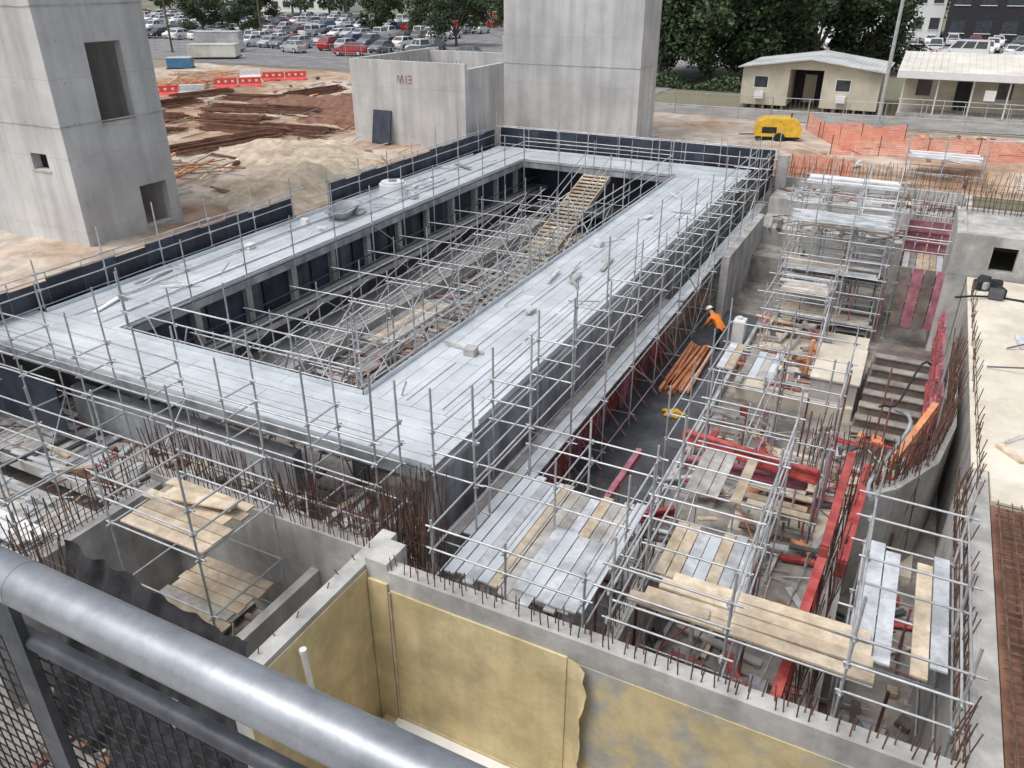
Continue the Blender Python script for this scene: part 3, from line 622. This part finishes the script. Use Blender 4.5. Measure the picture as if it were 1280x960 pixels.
# ------------------------------------------------------------------ trees
def tree_mesh(h,cr,n,seed):
    r=random.Random(seed); b=B(); th=h*.2
    b.pipe((0,0,-.1),(.1,0,th),.3,m_bark,8,.2); clumps=[]
    for i in range(11):
        a=i*2.4+r.uniform(-.3,.3); l=cr*r.uniform(.45,.95); z=th+(h-th)*r.uniform(.05,.85)
        e=Vector((math.cos(a)*l,math.sin(a)*l,z)); m_=Vector((e.x*.4,e.y*.4,th+(z-th)*.6))
        b.pipe((.1,0,th*r.uniform(.8,1)),m_,.13,m_bark,6,.08); b.pipe(m_,e,.08,m_bark,5,.03)
        clumps.append((e,cr*r.uniform(.28,.48)))
        for k in range(3): clumps.append((e+Vector((r.uniform(-1,1),r.uniform(-1,1),r.uniform(-.7,.8)))*cr*.4,cr*r.uniform(.2,.34)))
    clumps.append((Vector((0,0,h*.85)),cr*.4))
    for i in range(n):
        c,rr_=r.choice(clumps)
        d=Vector((r.gauss(0,1),r.gauss(0,1),r.gauss(0,.8))).normalized()*rr_*(r.random()**.4)
        p=c+d; u=Vector((r.gauss(0,1),r.gauss(0,1),r.gauss(0,.6))).normalized(); w=u.cross(Vector((r.gauss(0,1),r.gauss(0,1),r.gauss(0,1)))).normalized()
        s=r.uniform(.13,.30); b.add([p-u*s,p+w*s*.6,p+u*s,p-w*s*.6],[(0,1,2,3)],m_leaf)
    o=b.make('t'); me=o.data; bpy.data.objects.remove(o); return me
tm=[tree_mesh(9,4.5,9000,1),tree_mesh(8,4.2,8000,2),tree_mesh(10,5,9500,3)]
def tree(k,x,y,s=1,a=0,name='broadleaf_tree'):
    o=bpy.data.objects.new(name,tm[k]); S.collection.objects.link(o); o.location=(x,y,G); o.scale=(s,s,s); o.rotation_euler=(0,0,a)
for (k,x,y,s,a) in [(0,-25,82,1.05,0),(2,-20.5,84,1.1,1),(1,-15.5,85,1.15,2),(2,-23,92,1.1,3),(0,-12,96,1.2,4),(1,-28,89,1,5),(1,-7,99,1.1,1),(2,-17,98,1.2,2),(0,-118,112,.8,2),(1,-96,135,.8,3),(2,-83,132,.8,4),(0,-140,150,1,5),(1,-75,150,.9,1),(0,-108,111,.6,1),(2,-66,112,.8,4)]: tree(k,x,y,s,a)
b=B(); r=random.Random(5)
for i in range(70):
    x=-240+i*4.6+r.uniform(-1,1); y=182+r.uniform(-6,6); hh=r.uniform(5,10); 
    if -24<x<-4 : hh*=.6
    b.pipe((x,y,G),(x,y,G+hh*.6),.3,m_bark,5)
    for k in range(260):
        d=Vector((r.gauss(0,1),r.gauss(0,1),r.gauss(0,1))).normalized(); p=Vector((x,y,G+hh*.62))+Vector((d.x*3.2,d.y*3,d.z*hh*.42))*r.random()**.35
        u=Vector((r.gauss(0,1),r.gauss(0,1),r.gauss(0,1))).normalized(); w=u.orthogonal().normalized(); s=r.uniform(.3,.6)
        b.add([p-u*s,p+w*s*.6,p+u*s,p-w*s*.6],[(0,1,2,3)],m_leaf)
b.make('distant_tree_line')
b=B(); r=random.Random(8)
for i in range(5000):
    x=r.uniform(-28,-8);y=78+r.uniform(-1.5,2)-(x+18)*.05; p=Vector((x,y,G+r.uniform(0,1.2)*(.6+.4*math.sin(x)))); u=Vector((r.gauss(0,1),r.gauss(0,1),r.gauss(0,1))).normalized(); w=u.orthogonal().normalized(); s=r.uniform(.1,.22)
    b.add([p-u*s,p+w*s*.6,p+u*s,p-w*s*.6],[(0,1,2,3)],m_leaf)
b.make('hedge')
# ------------------------------------------------------------------ sheds & buildings
def shed():
    b=B(); X0,X1=-13.8,-3.6; Y0,Y1=68,76; zb=G+.3
    for (a,c) in ((X0,X0+3.6),(X1-4.1,X1)):
        b.box(a,c,Y0,Y1,zb,zb+2.7,m_shed)
        for i in range(int((c-a)/.3)): b.box(a+.1+i*.3,a+.13+i*.3,Y0-.012,Y0-.001,zb+.05,zb+2.65,m_shed)
        b.box(a+1.0,a+2.0,Y0-.03,Y0-.013,zb+1.3,zb+2.1,m_glass); b.box(a+.93,a+2.07,Y0-.022,Y0-.0125,zb+1.23,zb+2.17,m_white)
        b.obox((a+1.5,Y0-.25,zb+.75),(.7,.4,.5),(0,0,0),m_white)
        for k in range(5):
            for yy in (Y0+.3,Y1-.3): b.box(a+.2+k*.75,a+.4+k*.75,yy-.1,yy+.1,G,zb,m_conc)
    b.box(X0+3.6,X1-4.1,Y0+3,Y0+3.1,zb,zb+2.7,m_dark); b.box(X0+4.4,X0+5.3,Y0+2.96,Y0+2.99,zb,zb+2.1,m_shed)
    xm=(X0+X1)/2; zr=zb+2.72
    for (xa,za,xc,zc) in ((X0-.3,zr,xm,zr+.75),(xm,zr+.75,X1+.3,zr)):
        b.add([(xa,Y0-.6,za),(xc,Y0-.6,zc),(xc,Y1+.4,zc),(xa,Y1+.4,za),(xa,Y0-.6,za+.08),(xc,Y0-.6,zc+.08),(xc,Y1+.4,zc+.08),(xa,Y1+.4,za+.08)],[(0,3,2,1),(4,5,6,7),(0,1,5,4),(1,2,6,5),(2,3,7,6),(3,0,4,7)],m_roof)
        for k in range(18):
            t=(k+.5)/18; x=xa+(xc-xa)*t; z=za+(zc-za)*t+.08; b.pipe((x,Y0-.58,z),(x,Y1+.38,z),.025,m_roof,4)
    b.add([(X0,Y0+.02,zb+2.7),(X1,Y0+.02,zb+2.7),(xm,Y0+.02,zr+.72)],[(0,1,2)],m_shed)
    return b.make('portable_site_office')
shed()
b=B(); X0,X1=-2.2,14.; zb=G+.3
b.box(X0,X1,71,79,zb,zb+2.7,m_shed); b.box(X0,X1,68.2,71,zb-.25,zb,m_conc)
for i in range(6): b.box(X0+1+i*2.7,X0+2.0+i*2.7,70.97,70.99,zb+.05 if i%2 else zb+1,zb+2.1,m_glass if i%2==0 else m_dark)
for i in range(8): b.box(X0+.1+i*2.28,X0+.2+i*2.28,68.3,68.4,zb,zb+2.6,m_white)
b.add([(X0-.4,67.7,zb+2.65),(X1+.4,67.7,zb+2.65),(X1+.4,75,zb+3.5),(X0-.4,75,zb+3.5),(X0-.4,67.7,zb+2.95),(X1+.4,67.7,zb+2.95),(X1+.4,75,zb+3.8),(X0-.4,75,zb+3.8)],[(0,3,2,1),(4,5,6,7),(0,1,5,4),(1,2,6,5),(2,3,7,6),(3,0,4,7)],m_roofb)
b.box(X0-.4,X1+.4,67.62,67.69,zb+2.5,zb+3.0,m_white); b.box(X0-.4,X1+.4,75,79.5,zb+3.1,zb+3.4,m_roofb)
for i in range(36): x=X0+i*.46; b.pipe((x,67.75,zb+2.97),(x,74.9,zb+3.82),.02,m_roofb,4)
for i in range(12): b.pipe((X0+.3+i*1.4,68.35,zb),(X0+.3+i*1.4,68.35,zb+1),.02,m_white,5)
b.pipe((X0,68.35,zb+1),(X1,68.35,zb+1),.03,m_white); b.box(X0+5.5,X0+6.2,67.9,68.1,zb+1.2,zb+1.9,m_white)
b.make('verandah_building')
def bldg(name,x0,x1,y0,y1,h,wall,roofm,storeys,wn,over=.6):
    b=B(); b.box(x0,x1,y0,y1,G,G+h,wall); b.box(x0-over,x1+over,y0-over,y1+over,G+h,G+h+.35,roofm)
    sh=h/storeys
    for s_ in range(storeys):
        for i in range(wn):
            w=(x1-x0)/wn; xa=x0+w*(i+.2); b.box(xa,xa+w*.6,y0-.05,y0-.01,G+sh*s_+sh*.35,G+sh*s_+sh*.8,m_glass); b.box(xa-.08,xa+w*.6+.08,y0-.12,y0-.012,G+sh*s_+sh*.35-.1,G+sh*s_+sh*.35,m_white)
    return b.make(name)
bldg('brick_building',-112,-88,196,210,12,m_brick,m_roof,3,7); bldg('brick_building',-86,-78,190,200,7,m_brick,m_roof,2,3)
bldg('white_building',-21,-1,162,178,8,m_white,m_roof,2,8); bldg('office_building',-.5,50,154,172,12,m_dark,m_board,3,14)
bldg('white_building',-60,-38,190,200,6,m_roof,m_roof,1,7)
bldg('white_building',-200,-160,200,215,7,m_white,m_roof,2,9)
def fence(name,p,q,h,sp=2.4,mat=m_galv,z=G):
    b=B(); p=Vector((*p,z));q=Vector((*q,z));d=q-p;n=max(1,round(d.length/sp))
    for i in range(n+1): e=p+d*(i/n); b.pipe(e,e+Vector((0,0,h)),.03,mat,6)
    for zz in (.15,h*.5,h-.03): b.pipe(p+Vector((0,0,zz)),q+Vector((0,0,zz)),.02,mat,5)
    k=int(d.length/.3)
    for i in range(k): e=p+d*(i/k); b.pipe(e+Vector((0,0,.15)),e+Vector((0,0,h)),.006,mat,3)
    return b.make(name)
fence('wire_fence',(-24,60.5),(-10,60.9),1.8); fence('wire_fence',(-10,60.9),(22,63.5),1.8); fence('wire_fence',(-115,86),(-62,86),1.8); fence('wire_fence',(-62,86),(-42,80),1.8)
fence('wire_fence',(-24,110),(24,112),1.5)
def omesh(p,q,h):
    b=B(); p=Vector((*p,G+.15));q=Vector((*q,G+.15));d=q-p;n=int(d.length/.5);pn=Vector((-d.y,d.x,0)).normalized()
    base=[];top=[]
    for i in range(n+1):
        e=p+d*(i/n); w=.2*noise.noise(Vector((i*.6,p.x,0)))+R.uniform(-.05,.05); base.append(e+pn*w); top.append(e+pn*w*.5+Vector((0,0,h+.3*noise.noise(Vector((i*.35,p.y,4)))-R.uniform(0,.1))))
    rows=9
    for k in range(rows+1):
        t=k/rows
        for i in range(n): 
            a=base[i]*(1-t)+top[i]*t; c=base[i+1]*(1-t)+top[i+1]*t
            b.add([a,c,c+Vector((0,0,.06)),a+Vector((0,0,.06))],[(0,1,2,3)],m_mesh)
    for i in range(n*5):
        u=i/5; j=int(u); f=u-j; a=base[j].lerp(base[min(n,j+1)],f); c=top[j].lerp(top[min(n,j+1)],f)
        dd=(d.normalized())*.035; b.add([a,a+dd,c+dd,c],[(0,1,2,3)],m_mesh)
    for i in range(0,n+1,5): b.pipe(base[i]-Vector((0,0,.15)),top[i]+Vector((0,0,.12)),.025,m_rebar,5)
    b.make('orange_safety_mesh')
omesh((-4.6,50.2),(12,53.5),1.1); omesh((-7,57.5),(-3.5,51),1.1); omesh((-6,55.5),(-1,56.5),.9)
omesh((-5.9,44.4),(-2.9,44.5),.9)
b=B(); prof=[(-1.25,.35),(-1.25,.9),(-1.1,1.25),(-.7,1.45),(.7,1.45),(1.1,1.25),(1.25,.9),(1.25,.35)]
k=len(prof); vs=[(p[0],-.7,p[1]) for p in prof]+[(p[0],.7,p[1]) for p in prof]
b.add(vs,[(i,(i+1)%k,k+(i+1)%k,k+i) for i in range(k)]+[tuple(range(k)),tuple(range(k,2*k))[::-1]],m_yellow)
b.box(-.9,-.1,-.712,-.702,.55,.95,m_dark); b.box(-1.2,1.2,-.6,.6,.22,.36,m_dark)
for s in (-1,1): b.pipe((.1,s*.62,.3),(.1,s*.82,.3),.3,m_tyre,14)
b.pipe((-1.25,0,.35),(-2.1,0,.3),.04,m_dark); b.pipe((.7,.2,1.45),(.7,.2,1.7),.05,m_dark)
o=bevel(b.make('air_compressor',(-8.3,53.6,G+.15)),.08,3); o.rotation_euler=(0,0,.25); o.scale=(1.1,1.1,.95)
for (x,y,h) in [(-3.1,64.5,14),(-98,105,12),(-95,84,9)]:
    b=B(); b.pipe((0,0,0),(0,0,h),.15,m_galv if h==14 else m_bark,10,.09); b.box(-.9,.9,-.06,.06,h-.8,h-.65,m_bark); b.pipe((0,0,h-.2),(1.6,0,h+.1),.04,m_galv); b.obox((1.8,0,h+.08),(.6,.22,.1),(0,0,0),m_alu); b.make('light_pole',(x,y,G))
b=B()
X0,X1,Y0=1.75,9.,30.6; wa,wb=2.95,3.7
b.box(X0,wa,Y0,Y0+.3,G+.07,6.15,m_conc); b.box(wb,X1,Y0,Y0+.3,G+.07,6.15,m_conc); b.box(wa,wb,Y0,Y0+.3,5.8,6.15,m_conc); b.box(wa,wb,Y0,Y0+.3,G+.07,4.95,m_conc)
b.box(X0,X0+.3,Y0+.3,34.5,G+.07,6.15,m_conc); b.box(X0,X1,34.5,34.8,G+.07,6.1,m_conc); b.box(X0+.3,X1,31.2,34.5,5.9,6.05,m_conc); b.box(X0,2.38,Y0,34.8,PF,G+.06,m_conc)
b.make('concrete_plant_room')
b=B(); P=[Vector((2.0+i*.5,27.6+.9*math.sin(i*.5),G+.2+.05*math.cos(i))) for i in range(13)]; b.tube(P,.035,m_cloth,6); 
P=[Vector((1.5-.12*i,22.6-i*.4+.3*math.sin(i*.7),4.5+.2*math.sin(i*.9))) for i in range(10)]; b.tube(P,.03,m_cloth,6)
P=[Vector((.8+.3*math.sin(i*.5),19-i*.35,4.7+.3*math.sin(i*.5))) for i in range(12)]; b.tube(P,.045,m_wallg,6); b.make('air_hose')
b=B()
for i in range(8): b.obox((2.95+R.uniform(-.3,.5),28.9+R.uniform(-.6,.6),G+.3),(R.uniform(.3,.7),R.uniform(.2,.5),R.uniform(.2,.4)),(0,0,R.uniform(0,3)),R.choice([m_cloth,m_wallg,m_darkply]))
bevel(b.make('tool_bags'),.06,2)
# ------------------------------------------------------------------ black cloth
b=B();n1,n2=90,60;vs=[];fs=[]
for j in range(n2+1):
    for i in range(n1+1):
        u=i/n1;v=j/n2
        x=-12.1+u*4.5+v*.9*(u-.2)+.1*noise.noise(Vector((u*9,v*9,5))); y=6.35-1.1*v-.25*u
        z=5.15-.18*u-.28*abs(noise.noise(Vector((u*4,0,2))))-v*3.6
        fold=noise.noise(Vector((u*9+v*1.5,v*1.3,0)))*.4+noise.noise(Vector((u*22+v*4,v*3,3)))*.14
        y+=fold*(.35+.65*v); z+=.06*noise.noise(Vector((u*16,v*16,2)))
        vs.append((x,y,z))
for j in range(n2):
    for i in range(n1): a=j*(n1+1)+i; fs.append((a,a+1,a+n1+2,a+n1+1))
b.add(vs,fs,m_cloth,True); b.make('black_shade_cloth')
# ------------------------------------------------------------------ viewing platform handrail (where photographer stands)
b=B()
b.pipe((-3.2,.388,13.35),(2.6,.388,13.35),.0285,m_rail,40)
b.pipe((-.86,.388,13.35),(-.852,.388,13.35),.0289,m_rail,40)
b.pipe((-3.2,.405,13.215),(2.6,.405,13.215),.0125,m_railframe,20)
for x in (-2.3,-.94,.9,2.2):
    b.box(x-.022,x+.022,.39,.402,12.3,13.32,m_railframe)
b.pipe((-3.2,.405,12.42),(2.6,.405,12.42),.0125,m_railframe,12)
k=-2.2
while k<.6: b.pipe((k,.405,12.42),(k,.405,13.215),.0013,m_wire,5); k+=.025
k=12.45
while k<13.2: b.pipe((-2.3,.4076,k),(.6,.4076,k),.0013,m_wire,5); k+=.025
b.make('handrail')
b=B(); b.box(-4,4,-3,.42,12.1,12.3,m_conc); b.box(-4,4,-3,.3,0,12.1,m_conc); b.make('viewing_platform')
# ------------------------------------------------------------------ worker
def worker(loc,rz,bend=True):
    V=[];E=[];Rr=[];lab=[]
    def v(p,r): V.append(Vector(p));Rr.append(r); return len(V)-1
    def e(a,c,l): E.append((a,c));lab.append(l)
    pel=v((0,-.16,.93),.155); sp=v((0,.02,1.10),.145); ch=v((0,.2,1.24),.165); nk=v((0,.35,1.33),.06); hd=v((0,.43,1.38),.085); ht=v((0,.53,1.46),.105); 
    e(pel,sp,'top');e(sp,ch,'top');e(ch,nk,'skin');e(nk,hd,'skin');e(hd,ht,'skin')
    ns=v((0,.565,1.37),.02); e(hd,ns,'skin')
    for s in (-1,1):
        hp=v((s*.1,-.16,.88),.12);kn=v((s*.15,.02+.08*s,.5),.075);an=v((s*.16,-.1+.1*s,.1),.05);to=v((s*.18,.1+.1*s,.05),.045)
        e(pel,hp,'leg');e(hp,kn,'leg');e(kn,an,'leg');e(an,to,'boot')
        sh=v((s*.2,.24,1.25),.07);el=v((s*.27,.36,.98),.05);wr=v((s*.2,.53,.80),.032);pm=v((s*.19,.58,.75),.036)
        e(ch,sh,'top');e(sh,el,'top');e(el,wr,'skin');e(wr,pm,'skin')
        for k in range(4):
            f1=v((s*(.165+.02*k),.62,.70-.004*k),.011);f2=v((s*(.165+.02*k),.60,.655+.005*abs(k-1.5)),.009); e(pm,f1,'skin');e(f1,f2,'skin')
        t1=v((s*.14,.585,.72),.012); e(pm,t1,'skin')
    me=bpy.data.meshes.new('w'); me.from_pydata(V,E,[]); o=bpy.data.objects.new('w',me); S.collection.objects.link(o)
    sk=o.modifiers.new('s','SKIN'); sk.use_smooth_shade=True
    if not me.skin_vertices:
        bpy.context.view_layer.objects.active=o; bpy.ops.mesh.customdata_skin_add()
    for i,x in enumerate(me.skin_vertices[0].data): x.radius=(Rr[i],Rr[i]); x.use_root=(i==0)
    su=o.modifiers.new('u','SUBSURF'); su.levels=1; su.render_levels=1
    dg=bpy.context.evaluated_depsgraph_get(); dg.update(); m2=bpy.data.meshes.new_from_object(o.evaluated_get(dg)); bpy.data.objects.remove(o)
    mats=[m_hiviz,m_skin,m_navy,m_boot,m_alu]; m2.materials.clear()
    for q in mats: m2.materials.append(q)
    ix={'top':0,'skin':1,'leg':2,'boot':3}
    for p in m2.polygons:
        c=p.center;best=9;bl=0
        for (a,d_),l in zip(E,lab):
            A_,D=V[a],V[d_];t=max(0,min(1,(c-A_).dot(D-A_)/(D-A_).length_squared)); ds=(c-(A_+(D-A_)*t)).length-(Rr[a]*(1-t)+Rr[d_]*t)
            if ds<best: best=ds;bl=ix[l]
        p.material_index=bl
    w=bpy.data.objects.new('construction_worker',m2); S.collection.objects.link(w); w.location=loc; w.rotation_euler=(0,0,rz)
    hb=B(); n=16; vs=[];fs=[]
    for j in range(6):
        ph=j/5*math.pi/2
        for k in range(n): vs.append((.125*math.cos(ph)*math.cos(2*math.pi*k/n),.145*math.cos(ph)*math.sin(2*math.pi*k/n),.12*math.sin(ph)))
    for j in range(5):
        for k in range(n): fs.append((j*n+k,j*n+(k+1)%n,(j+1)*n+(k+1)%n,(j+1)*n+k))
    hb.add(vs,fs,m_white,True); hb.pipe((0,.02,-.008),(0,.02,.008),.155,m_white,16)
    h=hb.make('hard_hat'); h.parent=w; h.location=(0,.535,1.47); h.rotation_euler=(rad(-35),0,0)
    return w
worker((-5.4,27.9,PF+.06),rad(60))
# ------------------------------------------------------------------ camera, light
cam=bpy.data.cameras.new('camera'); co=bpy.data.objects.new('camera',cam); S.collection.objects.link(co)
cam.sensor_width=36; cam.lens=27.7; cam.clip_start=.05; cam.clip_end=3000
co.location=(0,0,14); co.rotation_euler=(rad(62.63),0,rad(26.8)); S.camera=co
el,ro=rad(62),rad(217)
w=bpy.data.worlds.new('World'); S.world=w; w.use_nodes=True; N=w.node_tree.nodes; L=w.node_tree.links
sky=N.new('ShaderNodeTexSky'); sky.sky_type='NISHITA'; sky.sun_disc=False; sky.sun_elevation=el; sky.sun_rotation=ro; sky.dust_density=4; sky.air_density=1
hs=N.new('ShaderNodeHueSaturation'); hs.inputs['Saturation'].default_value=.4; hs.inputs['Value'].default_value=1.25; L.new(sky.outputs[0],hs.inputs['Color']); L.new(hs.outputs[0],N['Background'].inputs['Color']); N['Background'].inputs['Strength'].default_value=.15
sd=bpy.data.lights.new('sun','SUN'); sd.energy=1.2; sd.angle=rad(35); sd.color=(1,.985,.96); so=bpy.data.objects.new('sun',sd); S.collection.objects.link(so)
d=Vector((math.sin(ro)*math.cos(el),math.cos(ro)*math.cos(el),math.sin(el))); so.rotation_euler=d.to_track_quat('Z','Y').to_euler(); so.location=(0,0,60)
S.view_settings.view_transform='Standard'; S.view_settings.look='None'; S.view_settings.exposure=0
